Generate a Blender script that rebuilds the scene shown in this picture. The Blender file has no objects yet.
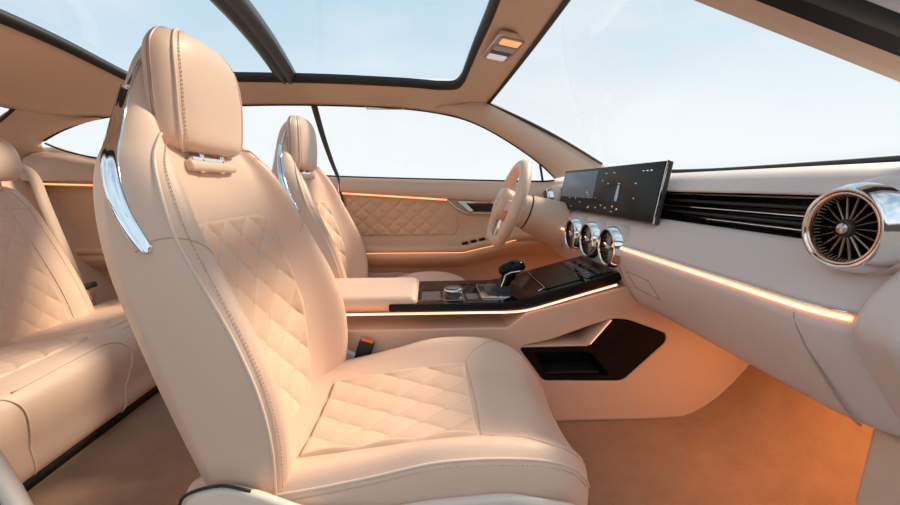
import bpy, bmesh, math, random
from mathutils import Vector, Matrix
random.seed(7)
PI = math.pi
sc = bpy.context.scene
COL = sc.collection

# ------------------------------------------------------------------ camera
cam_d = bpy.data.cameras.new('camera'); cam = bpy.data.objects.new('camera', cam_d); COL.objects.link(cam)
cam_d.sensor_width = 36; cam_d.lens = 36*400/900; cam_d.clip_start = .02; cam_d.clip_end = 500
cam.location = (0, -1.05, .60)
cam.rotation_euler = (math.radians(90-9.5), 0, math.radians(-2.9))
sc.camera = cam

# ------------------------------------------------------------------ world, sun, exposure
sc.view_settings.view_transform = 'Standard'; sc.view_settings.look = 'None'
sc.view_settings.exposure = 0.08; sc.view_settings.gamma = 1.0; sc.view_settings.use_curve_mapping = False
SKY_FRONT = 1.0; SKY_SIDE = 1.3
w = bpy.data.worlds.new('sky'); sc.world = w; w.use_nodes = True
nt = w.node_tree; N = nt.nodes; K = nt.links; N.clear()
out = N.new('ShaderNodeOutputWorld'); bg = N.new('ShaderNodeBackground'); K.new(bg.outputs[0], out.inputs[0])
tc = N.new('ShaderNodeTexCoord'); sp = N.new('ShaderNodeSeparateXYZ'); K.new(tc.outputs['Generated'], sp.inputs[0])
rz = N.new('ShaderNodeValToRGB'); K.new(sp.outputs['Z'], rz.inputs[0])
e = rz.color_ramp.elements
e[0].position = 0.0; e[0].color = (.93, .95, .97, 1)
e[1].position = .95; e[1].color = (.20, .38, .52, 1)
a = e.new(.14); a.color = (.84, .91, .95, 1)
a = e.new(.38); a.color = (.62, .77, .87, 1)
a = e.new(.62); a.color = (.36, .56, .70, 1)
mp = N.new('ShaderNodeMapping'); K.new(tc.outputs['Generated'], mp.inputs[0]); mp.inputs['Scale'].default_value = (1.2, 1.2, 3.2)
nz = N.new('ShaderNodeTexNoise'); nz.inputs['Scale'].default_value = 1.7; nz.inputs['Detail'].default_value = 6; nz.inputs['Roughness'].default_value = .5
K.new(mp.outputs[0], nz.inputs['Vector'])
cr = N.new('ShaderNodeValToRGB'); K.new(nz.outputs['Fac'], cr.inputs[0])
cr.color_ramp.elements[0].position = .40; cr.color_ramp.elements[0].color = (0, 0, 0, 1)
cr.color_ramp.elements[1].position = .62; cr.color_ramp.elements[1].color = (.75, .75, .75, 1)
mx = N.new('ShaderNodeMix'); mx.data_type = 'RGBA'
K.new(cr.outputs[0], mx.inputs['Factor']); K.new(rz.outputs[0], mx.inputs['A']); mx.inputs['B'].default_value = (.92, .94, .96, 1)
# the half of the sky behind the open door is strengthened as added fill light
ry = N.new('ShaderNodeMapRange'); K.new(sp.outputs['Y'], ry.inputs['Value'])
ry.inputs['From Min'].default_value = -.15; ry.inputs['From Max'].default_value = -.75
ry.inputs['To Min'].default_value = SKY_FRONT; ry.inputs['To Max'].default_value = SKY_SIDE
# invented dark band low behind the open door, added to give chrome dark reflections
dk = N.new('ShaderNodeMath'); dk.operation = 'MULTIPLY'
d1_ = N.new('ShaderNodeMapRange'); K.new(sp.outputs['Z'], d1_.inputs['Value']); d1_.inputs['From Min'].default_value = .30; d1_.inputs['From Max'].default_value = .22
d2_ = N.new('ShaderNodeMapRange'); K.new(sp.outputs['Y'], d2_.inputs['Value']); d2_.inputs['From Min'].default_value = -.15; d2_.inputs['From Max'].default_value = -.35
K.new(d1_.outputs[0], dk.inputs[0]); K.new(d2_.outputs[0], dk.inputs[1])
mt = N.new('ShaderNodeMix'); mt.data_type = 'RGBA'; K.new(dk.outputs[0], mt.inputs['Factor']); K.new(mx.outputs['Result'], mt.inputs['A']); mt.inputs['B'].default_value = (.07, .06, .055, 1)
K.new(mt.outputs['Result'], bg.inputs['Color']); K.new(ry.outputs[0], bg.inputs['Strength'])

sun_d = bpy.data.lights.new('sun', 'SUN'); sun = bpy.data.objects.new('sun', sun_d); COL.objects.link(sun)
sun_d.energy = 4.8; sun_d.angle = math.radians(9); sun_d.color = (1, .80, .58)
sun.rotation_euler = Vector((-.64, -.40, -.62)).to_track_quat('-Z', 'Y').to_euler()

# ------------------------------------------------------------------ materials
def mat(name, col, rough=.5, metal=0, bump=0, bscale=300, coat=0, sheen=0, kind='noise', spec=.5, vary=0):
    m = bpy.data.materials.new(name); m.use_nodes = True
    n = m.node_tree.nodes; k = m.node_tree.links; b = n['Principled BSDF']
    b.inputs['Base Color'].default_value = (*col, 1); b.inputs['Roughness'].default_value = rough
    b.inputs['Metallic'].default_value = metal; b.inputs['Coat Weight'].default_value = coat
    b.inputs['Sheen Weight'].default_value = sheen; b.inputs['Specular IOR Level'].default_value = spec
    t = n.new('ShaderNodeTexCoord')
    if bump:
        x = n.new('ShaderNodeTexVoronoi' if kind == 'voronoi' else 'ShaderNodeTexNoise'); x.inputs['Scale'].default_value = bscale
        k.new(t.outputs['Object'], x.inputs['Vector'])
        bp = n.new('ShaderNodeBump'); bp.inputs['Strength'].default_value = bump; bp.inputs['Distance'].default_value = .0008
        k.new(x.outputs[0], bp.inputs['Height']); k.new(bp.outputs[0], b.inputs['Normal'])
    if vary:
        x = n.new('ShaderNodeTexNoise'); x.inputs['Scale'].default_value = 14; x.inputs['Detail'].default_value = 8
        x.inputs['Roughness'].default_value = .75
        k.new(t.outputs['Object'], x.inputs['Vector'])
        r = n.new('ShaderNodeValToRGB'); k.new(x.outputs['Fac'], r.inputs[0])
        r.color_ramp.elements[0].position = .35; r.color_ramp.elements[0].color = (*[c*(1-vary) for c in col], 1)
        r.color_ramp.elements[1].position = .68; r.color_ramp.elements[1].color = (*[min(1, c*(1+vary)) for c in col], 1)
        k.new(r.outputs[0], b.inputs['Base Color'])
    return m
def emit(name, col, s):
    m = bpy.data.materials.new(name); m.use_nodes = True; b = m.node_tree.nodes['Principled BSDF']
    b.inputs['Base Color'].default_value = (*col, 1)
    b.inputs['Emission Color'].default_value = (*col, 1); b.inputs['Emission Strength'].default_value = s
    return m
def glassm(name, tint, refl=1.0):
    m = bpy.data.materials.new(name); m.use_nodes = True; n = m.node_tree.nodes; k = m.node_tree.links; n.clear()
    o = n.new('ShaderNodeOutputMaterial'); mixs = n.new('ShaderNodeMixShader')
    tr = n.new('ShaderNodeBsdfTransparent'); tr.inputs[0].default_value = (*tint, 1)
    gl = n.new('ShaderNodeBsdfGlossy'); gl.inputs['Roughness'].default_value = .02; gl.inputs[0].default_value = (1, 1, 1, 1)
    lw = n.new('ShaderNodeLayerWeight'); lw.inputs['Blend'].default_value = .5
    pw = n.new('ShaderNodeMath'); pw.operation = 'POWER'; k.new(lw.outputs['Facing'], pw.inputs[0]); pw.inputs[1].default_value = 4
    ml = n.new('ShaderNodeMath'); ml.operation = 'MULTIPLY_ADD'; k.new(pw.outputs[0], ml.inputs[0]); ml.inputs[1].default_value = .35*refl; ml.inputs[2].default_value = .03*refl
    k.new(ml.outputs[0], mixs.inputs[0]); k.new(tr.outputs[0], mixs.inputs[1]); k.new(gl.outputs[0], mixs.inputs[2]); k.new(mixs.outputs[0], o.inputs[0])
    return m
LEATHER = mat('cream_leather', (.76, .53, .41), .42, bump=.25, bscale=900, kind='voronoi', sheen=.15)
QUILT = mat('peach_quilted_leather', (.79, .54, .40), .48, bump=.3, bscale=1100, kind='voronoi', sheen=.15)
PIPING = mat('piping_leather', (.78, .60, .49), .5)
THREAD = mat('tan_thread', (.66, .45, .32), .7)
SOFT = mat('soft_touch_cream', (.70, .51, .39), .42, bump=.2, bscale=900, kind='voronoi')
DASHM = mat('dash_leather', (.67, .58, .555), .40, bump=.2, bscale=900, kind='voronoi')
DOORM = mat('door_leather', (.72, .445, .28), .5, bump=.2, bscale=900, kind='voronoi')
HEAD = mat('headliner_cloth', (.70, .54, .43), .85, bump=.3, bscale=1500)
PLAST = mat('cream_plastic', (.78, .66, .58), .35, bump=.1, bscale=1200)
CARPET = mat('tan_carpet', (.32, .185, .11), .95, bump=1.0, bscale=420, vary=.13, sheen=.3)
BLACK = mat('black_rubber', (.015, .016, .018), .55)
GLOSS = mat('piano_black', (.005, .005, .006), .06, spec=.18)
SATIN = mat('dark_satin', (.05, .045, .042), .35)
DSCREEN = mat('screen_glass', (.004, .005, .006), .20, spec=.10)
CHROME = mat('chrome', (.82, .82, .84), .08, metal=1)
BRUSH = mat('brushed_metal', (.55, .53, .52), .28, metal=1)
LED = emit('warm_light_strip', (1, .43, .20), 1.7)
LEDC = emit('light_strip_core', (1, .80, .66), 1.2)
ORANGE = mat('orange_plastic', (.85, .22, .04), .4)
LAMPO = emit('orange_lamp_lens', (1, .42, .16), .8)
LAMPW = emit('white_lamp_lens', (.75, .77, .85), .4)
WHITEP = mat('body_paint', (.62, .66, .80), .2, coat=.5)
ICON = emit('screen_icons', (.55, .65, .75), .55)
ICONO = emit('screen_icons_orange', (1, .5, .2), .8)
SCRGREY = emit('screen_grey_area', (.10, .12, .15), .5)
GLASS = glassm('clear_glass', (.96, .98, .98), .7)
ROOFGLASS = glassm('tinted_roof_glass', (.80, .90, .95), .7)

# ------------------------------------------------------------------ mesh helpers
def obj(name, bm, m, parent=None, smooth=True, bevel=0, sub=0, seg=3):
    me = bpy.data.meshes.new(name)
    bmesh.ops.recalc_face_normals(bm, faces=bm.faces)
    bm.to_mesh(me); bm.free()
    me.materials.append(m)
    for p in me.polygons: p.use_smooth = smooth
    o = bpy.data.objects.new(name, me); COL.objects.link(o)
    if parent: o.parent = parent
    if bevel:
        b = o.modifiers.new('bevel', 'BEVEL'); b.width = bevel; b.segments = seg; b.limit_method = 'ANGLE'; b.angle_limit = math.radians(35)
        wn = o.modifiers.new('wn', 'WEIGHTED_NORMAL')
    if sub:
        s = o.modifiers.new('sub', 'SUBSURF'); s.levels = sub; s.render_levels = sub
    return o
def tag(o, label=None, cat=None, group=None, kind=None):
    if label: o['label'] = label
    if cat: o['category'] = cat
    if group: o['group'] = group
    if kind: o['kind'] = kind
    return o
def thing(name, label, cat, loc=(0, 0, 0), group=None):
    o = bpy.data.objects.new(name, None); COL.objects.link(o); o.location = loc; o.empty_display_size = .05
    return tag(o, label, cat, group)
def struct(name, bm, m, **k):
    o = obj(name, bm, m, **k)
    if not k.get('parent'): o['kind'] = 'structure'
    return o
def cm(p0, p1, p2, p3, t):
    return tuple(.5*((2*b)+(c-a)*t+(2*a-5*b+4*c-d)*t*t+(3*b-a-3*c+d)*t**3) for a, b, c, d in zip(p0, p1, p2, p3))
def spl(pts, x):                         # open Catmull-Rom, x in [0, n-1]
    n = len(pts); i = max(0, min(n-2, int(math.floor(x)))); t = x-i
    g = lambda j: pts[max(0, min(n-1, j))]
    return cm(g(i-1), g(i), g(i+1), g(i+2), t)
def spc(pts, x):                         # closed
    n = len(pts); i = int(math.floor(x)); t = x-i
    return cm(pts[(i-1) % n], pts[i % n], pts[(i+1) % n], pts[(i+2) % n], t)
def smooth_path(pts, n): return [Vector(spl(pts, (len(pts)-1)*i/(n-1))) for i in range(n)]
def add_grid(bm, rows, closed=False, cap=False):
    V = [[bm.verts.new(p) for p in r] for r in rows]
    m = len(rows[0])
    for i in range(len(V)-1):
        for j in range(m if closed else m-1):
            j2 = (j+1) % m
            bm.faces.new((V[i][j], V[i][j2], V[i+1][j2], V[i+1][j]))
    if cap:
        for r in (V[0], V[-1]):
            c = bm.verts.new(sum((v.co for v in r), Vector())/m)
            for j in range(m): bm.faces.new((r[j], r[(j+1) % m], c))
    return bm
def grid(rows, **k): return add_grid(bmesh.new(), rows, **k)
def add_tube(bm, path, r, n=10, closed=False, flat=1.0, up=None):
    path = [Vector(p) for p in path]; L = len(path); rows = []
    ref = Vector(up) if up else None
    for i, p in enumerate(path):
        a = path[(i-1) % L] if (closed or i) else p
        b = path[(i+1) % L] if (closed or i < L-1) else p
        t = (b-a).normalized()
        if ref is None: ref = t.orthogonal().normalized()
        ref = (ref-t*ref.dot(t)).normalized(); s = t.cross(ref)
        rr = r[i] if isinstance(r, (list, tuple)) else r
        rows.append([p+ref*math.cos(2*PI*j/n)*rr*flat+s*math.sin(2*PI*j/n)*rr for j in range(n)])
    if closed: rows.append(rows[0])
    add_grid(bm, rows, closed=True, cap=not closed)
    if closed: bmesh.ops.remove_doubles(bm, verts=bm.verts, dist=1e-7)
    return bm
def tube(path, r, **k): return add_tube(bmesh.new(), path, r, **k)
def add_box(bm, c, s, M=None):
    M = M or Matrix.Identity(4)
    r = bmesh.ops.create_cube(bm, size=1, matrix=Matrix.Translation(c) @ M @ Matrix.Diagonal((*s, 1)))
    return bm
def box(c, s, M=None): return add_box(bmesh.new(), c, s, M)
def prism(poly, a, b, axis='y', bm=None):     # poly in the two other axes
    bm = bm or bmesh.new()
    def P(u, v, w_): return {'y': (u, w_, v), 'x': (w_, u, v), 'z': (u, v, w_)}[axis]
    A = [bm.verts.new(P(u, v, a)) for u, v in poly]; B = [bm.verts.new(P(u, v, b)) for u, v in poly]
    n = len(poly)
    bm.faces.new(A); bm.faces.new(B[::-1])
    for i in range(n): bm.faces.new((A[i], B[i], B[(i+1) % n], A[(i+1) % n]))
    return bm
def round_poly(poly, r, n=5):
    o = []; L = len(poly)
    for i in range(L):
        p = Vector(poly[i]); a = Vector(poly[i-1]); b = Vector(poly[(i+1) % L])
        d = min(r, (a-p).length*.45, (b-p).length*.45)
        s = p+(a-p).normalized()*d; e_ = p+(b-p).normalized()*d
        for k in range(n+1):
            t = k/n; o.append(tuple((1-t)**2*s+2*t*(1-t)*p+t*t*e_))
    return o
def add_lathe(bm, prof, c, ax, n=48):        # prof: (radius, distance along ax)
    ax = Vector(ax).normalized(); u = ax.orthogonal().normalized(); v = ax.cross(u); c = Vector(c)
    rows = [[c+ax*h+(u*math.cos(2*PI*j/n)+v*math.sin(2*PI*j/n))*r for j in range(n)] for r, h in prof]
    return add_grid(bm, rows, closed=True)
def lathe(prof, c, ax, n=48): return add_lathe(bmesh.new(), prof, c, ax, n)
def boolean(o, cutter_bm):
    me = bpy.data.meshes.new('cut'); bmesh.ops.recalc_face_normals(cutter_bm, faces=cutter_bm.faces); cutter_bm.to_mesh(me); cutter_bm.free()
    c = bpy.data.objects.new('cut', me); COL.objects.link(c)
    if o.parent: c.parent = o.parent
    m = o.modifiers.new('b', 'BOOLEAN'); m.operation = 'DIFFERENCE'; m.object = c; m.solver = 'EXACT'
    mats = list(o.data.materials)
    bpy.context.view_layer.update()
    dg = bpy.context.evaluated_depsgraph_get()
    new = bpy.data.meshes.new_from_object(o.evaluated_get(dg))
    o.modifiers.clear(); o.data = new
    new.materials.clear()
    for x in mats: new.materials.append(x)
    for p in new.polygons: p.material_index = 0
    bpy.data.objects.remove(c); bpy.data.meshes.remove(me)
def bevel_mod(o, wd, seg=3):
    b = o.modifiers.new('bevel', 'BEVEL'); b.width = wd; b.segments = seg; b.limit_method = 'ANGLE'; b.angle_limit = math.radians(35)
    o.modifiers.new('wn', 'WEIGHTED_NORMAL')
def stitches(bm, pts, nrm, sp=.0055, ln=.0036, wd=.0009):
    """dashes along a polyline; nrm: one normal or one per point"""
    acc = 0; nxt = sp/2
    for i in range(len(pts)-1):
        a, b = Vector(pts[i]), Vector(pts[i+1]); L = (b-a).length
        if L < 1e-9: continue
        t = (b-a)/L; n = Vector(nrm[i]) if isinstance(nrm, list) else Vector(nrm)
        n = (n-t*n.dot(t)).normalized(); s = t.cross(n)
        M = Matrix((t, s, n)).transposed().to_4x4()
        while nxt < acc+L:
            c = a+t*(nxt-acc)
            bmesh.ops.create_cube(bm, size=1, matrix=Matrix.Translation(c+n*wd*.2) @ M @ Matrix.Diagonal((ln, wd, wd, 1)))
            nxt += sp
        acc += L
    return bm
def quilt(S, u0, u1, v0, v1, nu, nv, W, H, cu, cv, rr, amp=.0045, off=.0015, fade=None, thread=True, shrink=None, ref=None):
    """padded diamond quilting laid over the surface S(u,v). W,H: real size; cu,cv: diamond counts; rr: corner radius."""
    def nrm(u, v):
        du = (u1-u0)*.01; dv = (v1-v0)*.01
        a = Vector(S(u+du, v))-Vector(S(u-du, v)); b = Vector(S(u, v+dv))-Vector(S(u, v-dv))
        n_ = a.cross(b).normalized()
        if ref is not None and n_.dot(Vector(S(u, v))-Vector(ref)) < 0: n_ = -n_
        return n_
    def edge(i, j):           # signed distance inside the rounded rectangle, metres
        x = abs(i-.5)*W; y = abs(j-.5)*H
        if shrink: x /= shrink(j)
        qx = x-(W/2-rr); qy = y-(H/2-rr)
        return rr-(math.hypot(max(qx, 0), max(qy, 0))+min(max(qx, qy), 0))
    def height(i, j):
        p = i*cu+j*cv; q = i*cu-j*cv
        h = (abs(math.sin(PI*p))*abs(math.sin(PI*q)))**.42
        if fade: h *= fade(i, j)
        d = edge(i, j); k = max(0, min(1, d/.007))
        return off+amp*h*math.sqrt(k) if d > 0 else -.004
    rows = []
    for b in range(nv+1):
        r = []
        for a in range(nu+1):
            i, j = a/nu, b/nv; u = u0+(u1-u0)*i; v = v0+(v1-v0)*j
            if shrink:
                ii = .5+(i-.5)*shrink(j); u = u0+(u1-u0)*ii
                r.append(Vector(S(u, v))+nrm(u, v)*height(ii, j)); continue
            r.append(Vector(S(u, v))+nrm(u, v)*height(i, j))
        rows.append(r)
    bm = grid(rows)
    tb = bmesh.new()
    if thread:
        for sgn in (1, -1):
            lo = -int(cv)-1; hi = int(cu+cv)+1
            for k in range(lo, hi+1):
                pts = []; ns = []
                for m_ in range(241):
                    j = m_/240; i = (k-sgn*j*cv)/cu
                    if 0 <= i <= 1 and edge(i, j) > .004 and (not fade or fade(i, j) > .3):
                        u = u0+(u1-u0)*i; v = v0+(v1-v0)*j; n_ = nrm(u, v)
                        pts.append(Vector(S(u, v))+n_*(off+.0004)); ns.append(n_)
                if len(pts) > 3: stitches(tb, pts, ns, .005, .0032, .0009)
    return bm, tb

# ------------------------------------------------------------------ setting: floor
def floor_z(x): return 0 if x < .62 else (.9*(x-.62)**2*4.0 if x < .86 else .207+(x-.86)*1.35)
rows = []
for i in range(90):
    x = -1.75+2.85*i/89
    rows.append([(x, y, floor_z(x)) for y in [-.70+1.42*j/30 for j in range(31)]])
struct('floor', grid(rows), CARPET)

# ------------------------------------------------------------------ ceiling with sunroof hole
def loop_by_stations(stations, n):  # list of open polylines -> concatenated, n points each
    o = []
    for s in stations:
        o += [Vector(spl(s, (len(s)-1)*i/n)) for i in range(n)]
    return o
ZS = .985
SXF, SXR, SY = .150, -1.035, .47
c_ = .06
def zroof(x, y): return ZS+.02-.10*(y/.62)**2*.8-.10*max(0, x-.0)**2-.12*max(0, -x-.7)**2
hole = [
 [(SXR+c_, SY), (-.8, SY), (-.4, SY+.005), (-.1, SY+.025), (SXF-.12, SY+.045)],            # far edge, rear to front
 [(SXF-.12, SY+.045), (SXF-.045, SY+.035), (SXF-.02, SY-.03)],                          # far front corner
 [(SXF-.02, SY-.03), (SXF-.002, .22), (SXF+.01, 0), (SXF+.005, -.22), (SXF-.01, -SY+.05)],
 [(SXF-.01, -SY+.05), (SXF-.04, -SY-.005), (SXF-.12, -SY-.02)],
 [(SXF-.12, -SY-.02), (-.1, -SY-.01), (-.4, -SY), (-.8, -SY), (SXR+c_, -SY)],
 [(SXR+c_, -SY), (SXR+.012, -SY+.012), (SXR, -SY+c_)],
 [(SXR, -SY+c_), (SXR-.008, -.2), (SXR-.01, 0), (SXR-.008, .2), (SXR, SY-c_)],
 [(SXR, SY-c_), (SXR+.012, SY-.012), (SXR+c_, SY)]]
hole = [[(x, y, zroof(x, y)) for x, y in s] for s in hole]
WTOP = [(-1.52, .655, .775), (-1.42, .65, .822), (-1.276, .642, .862), (-1.0, .632, .895), (-.75, .625, .910), (-.45, .62, .914), (-.12, .62, .905), (.08, .62, .880)]
NY = -.56
outer = [
 WTOP[2:],
 [(.08, .62, .880), (.16, .625, .905), (.235, .605, .925)],
 [(.235, .605, .925), (.262, .3, .953), (.272, 0, .962), (.262, -.28, .953), (.235, NY+.03, .925)],
 [(.235, NY+.03, .925), (.16, NY-.01, .91), (.08, NY-.02, .895)],
 [(.08, NY-.02, .895), (-.12, NY-.03, .905), (-.45, -.60, .914), (-.75, -.62, .910), (-1.0, -.632, .895), (-1.276, -.642, .862)],
 [(-1.276, -.642, .862), (-1.40, -.60, .86), (-1.46, -.50, .865)],
 [(-1.46, -.50, .865), (-1.475, -.2, .885), (-1.48, 0, .89), (-1.475, .2, .885), (-1.46, .50, .865)],
 [(-1.46, .50, .865), (-1.40, .60, .86), (-1.276, .642, .862)]]
ns = 24
H = loop_by_stations(hole, ns); O = loop_by_stations(outer, ns)
# lip down from the glass, then the lining, then a small return at the outer rim
rows = [[p+Vector((0, 0, .03)) for p in H], [p+Vector((0, 0, .004)) for p in H]]
for k in range(13):
    t = k/12
    rows.append([h.lerp(o, t)+Vector((0, 0, .022*math.sin(PI*t))) for h, o in zip(H, O)])
rows.append([o+Vector((0, 0, .012)) for o in O])
struct('ceiling', grid(rows, closed=True), HEAD)
# sunroof: frame seal, cross bar, two panes
sr = thing('sunroof', 'large tinted panoramic glass roof with black cross bar above the seats', 'sunroof'); sr['kind'] = 'structure'
del sr['category']; del sr['label']
sr.name = 'window_1'
def ring(off, dz): 
    c0 = sum(H, Vector())/len(H)
    return [p+Vector((p.x-c0.x, p.y-c0.y, 0)).normalized()*off+Vector((0, 0, dz)) for p in H]
bm = grid([ring(.004, .034), ring(-.016, .030), ring(-.018, .014), ring(-.002, .0), ring(.006, .012), ring(.004, .034)], closed=True)
obj('seal', bm, BLACK, sr)
for x0, x1, nm in ((SXR-.005, -.45, 'rear'), (-.45, SXF+.012, 'front')):
    rows = [[(x0+(x1-x0)*i/12, y*.49, zroof(x0+(x1-x0)*i/12, y*.49)+.030) for i in range(13)] for y in [-1+j/12 for j in range(25)]]
    obj('glass_pane', grid(rows), ROOFGLASS, sr)
def barx(y): return -.455-.045*(max(0, y+.1)/.56)
rows = [[(barx(y)+dx*(.037-.006*abs(y)), y, zroof(-.43, y)+dz) for dx, dz in ((-1, .034), (-1, .012), (-.55, .002), (-.2, .0), (-.1, .010), (.05, .010), (.15, 0), (.6, .002), (1, .014), (1, .034))] for y in [-.485+.97*j/24 for j in range(25)]]
obj('cross_bar', grid(rows, closed=True, cap=True), mat('dark_bar', (.035, .035, .038), .4), sr)

# ------------------------------------------------------------------ windscreen, pillars, side glass
def hdr(y): return Vector((.272-.037*(y/.6)**2, y, .962-.037*(y/.6)**2))
def wsb(y): return Vector((.80-.09*(y/.6)**2, y, .640+.024*max(0, y/.6)**2))
NR = lambda x, y0, z0, sl: (x, y0, z0-sl*x)
rows = []
for j in range(41):
    y = .60-1.15*j/40
    a, b = hdr(y), wsb(y); r = []
    for i in range(17):
        t = i/16; p = a.lerp(b, t); p.z += .015*math.sin(PI*t); r.append(p)
    rows.append(r)
struct('window_2', grid(rows), GLASS)
bm = tube([wsb(.60-1.22*j/40)+Vector((-.004, 0, .002)) for j in range(41)], .006, n=8)
struct('trim_1', bm, BLACK)                                           # black base of the windscreen
bm = tube([hdr(.60-1.14*j/40)+Vector((.004, 0, .001)) for j in range(41)], .007, n=8)
add_tube(bm, [(.232+.48*t, .607-.002*t, .922-.235*t+.014*math.sin(PI*t)) for t in [k/20 for k in range(21)]], .006, n=8)
struct('trim_2', bm, BLACK)                                           # black seal round the windscreen
# far pillar
Wt = smooth_path([(.10, .60, .915), (.235, .605, .925), (.40, .61, .850), (.56, .612, .770), (.73, .618, .678)], 30)
Vt = smooth_path([(.00, .622, .896), (.10, .622, .876), (.205, .624, .842), (.33, .632, .778), (.457, .645, .698), (.54, .66, .63)], 30)
rows = []
for a, b in zip(Wt, Vt):
    m_ = (a+b)/2; rows.append([a+Vector((.01, .03, .01)), a, a.lerp(b, .25)+Vector((0, -.014, 0)), m_+Vector((0, -.019, 0)), a.lerp(b, .75)+Vector((0, -.014, 0)), b, b+Vector((0, .03, 0))])
struct('trim_3', grid(rows), HEAD)
# near pillar seen from its outer side, running back along the roof edge
xs = [-1.35, -.9, -.4, -.1, .12, .334, .47, .613, .76, .84]
def nz(z0, x0, sl): return [(.90 if x < -.3 else .905 if x < .0 else z0-sl*(x-x0)) - (0.04 if x < -1 else 0) for x in xs]
z1 = nz(.822, .334, .32); z2 = nz(.805, .37, .309); z3 = nz(.785, .429, .30)
ex = [.0]*len(xs)
R0 = [(x+.02, -.545, z+.045) for x, z in zip(xs, z1)]
R1 = [(x, -.530, z) for x, z in zip(xs, z1)]
R1b = [(x, -.552, z-.003) for x, z in zip(xs, z1)]
R2 = [(x, -.58, z) for x, z in zip(xs, z2)]
R3 = [(x, -.63, z) for x, z in zip(xs, z3)]
R4 = [(x, -.64, z+.02) for x, z in zip(xs, z3)]
R5 = [(x, -.62, z+.06) for x, z in zip(xs, z3)]
def strip(curves, n=60): 
    c = [smooth_path(k, n) for k in curves]
    return grid([[q[i] for q in c] for i in range(n)])
struct('trim_4', strip([R0, R1, R1b, R2]), HEAD)
S1 = [(x, y-.0, z-.0) for x, y, z in R2]
M1 = [(x, -.592, z-.010) for (x, y, z) in R2]; M2 = [(x, -.603, z+.002) for (x, y, z) in R2]
struct('trim_5', strip([S1, M1, M2, [(x, -.612, z-.004) for x, y, z in R3], R3, R4]), BLACK)
struct('trim_6', strip([[(x, -.632, z+.003) for x, y, z in R3], [(x, -.648, z+.003) for x, y, z in R3], [(x, -.66, z+.03) for x, y, z in R3], R5]), WHITEP)

# far side windows
WBOT = [(-1.52, .66, .765), (-1.45, .668, .735), (-1.332, .675, .708), (-1.1, .68, .682), (-.8, .685, .660), (-.383, .69, .638), (.1, .69, .625), (.45, .685, .618), (.54, .675, .622)]
def pick(c, x):        # point of curve at given x
    P_ = smooth_path(c, 120)
    for a, b in zip(P_, P_[1:]):
        if a.x <= x <= b.x: return a.lerp(b, (x-a.x)/max(1e-9, b.x-a.x))
    return P_[0] if x < P_[0].x else P_[-1]
TOPC = WTOP+[(.205, .624, .842), (.33, .632, .778), (.457, .645, .698), (.54, .662, .632)]
def winglass(xt0, xt1, xb0, xb1, n=30):
    rows = []
    for i in range(n+1):
        a = pick(TOPC, xt0+(xt1-xt0)*i/n); b = pick(WBOT, xb0+(xb1-xb0)*i/n)
        rows.append([a.lerp(b, t)+Vector((0, .012*math.sin(PI*t)+.012, 0)) for t in [k/6 for k in range(7)]])
    return grid(rows)
struct('window_3', winglass(-.445, .535, -.385, .535), GLASS)
struct('window_4', winglass(-1.52, -.46, -1.52, -.40), GLASS)
bm = tube(smooth_path([(x, y+.004, z-.001) for x, y, z in TOPC], 90), .0042, n=8)
add_tube(bm, smooth_path([(x, y+.004, z) for x, y, z in WBOT], 60), .0038, n=8)
struct('trim_7', bm, BLACK)
# dark upright seal between the front and rear side windows
struct('trim_8', tube(smooth_path([(-.452, .625, .914), (-.43, .65, .80), (-.405, .672, .70), (-.383, .682, .635)], 20), [.013-.006*i/19 for i in range(20)], n=10, flat=.5, up=(0, 1, 0)), SATIN)
# mirror-corner upright near the front end of the driver's window
struct('trim_9', tube([(.462, .650, .705), (.485, .672, .622)], .005, n=8), BLACK)

# ------------------------------------------------------------------ far side: door and rear quarter panel
def door_section(x, arm):
    dz = 0
    if x > .14: dz = .05*min(1, (x-.14)/.22)**1.0
    ar = arm*(1-.75*max(0, min(1, (x-.30)/.25)))
    zl = .575-.035*(x+.45)/.55 if x > -.45 else .575+.03*(-.45-x)
    base = .70 - .012*max(0, (x-.2))
    b = lambda z, y: (x, y, z)
    zt = pick(WBOT, x).z-.004 if x > -1.5 else .75
    return [b(zt, .715), b(zt+.002, .70), b(zt-.004, .684), b(zl+.03, .676), b(zl+.010, .676), b(zl+.004, .680), b(zl+.002, .690), b(zl-.006, .692),
            b(zl-.008, .684), b(zl-.014, base-.004), b(zl-.05, base), b(.42+dz, base), b(.375+dz, base-.002), b(.355+dz, base-.02*arm/.08-.006), b(.350+dz, base-ar*.6), b(.347+dz, base-ar), b(.338+dz, base-ar-.008),
            b(.322+dz, base-ar-.008), b(.318+dz, base-ar), b(.314+dz, base-ar), b(.310+dz, base-ar-.006), b(.29+dz, base-ar), b(.262+dz, base-ar*.6), b(.245+dz, base-.01), b(.235+dz, base), b(.12, base+.004), b(.02, base+.004), b(-.005, base)]
def side(x0, x1, n, arm): return grid([[Vector(p) for p in door_section(x0+(x1-x0)*i/n, arm)] for i in range(n+1)])
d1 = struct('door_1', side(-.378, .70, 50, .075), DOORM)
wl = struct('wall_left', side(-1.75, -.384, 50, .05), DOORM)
bm = tube([(-.381, .684, .64), (-.378, .678, .58), (-.362, .697, .50), (-.349, .697, .42), (-.345, .64, .34), (-.345, .66, .26), (-.34, .70, .05)], .004, n=8)
struct('trim_10', bm, BLACK)                                          # gap round the door
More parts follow.
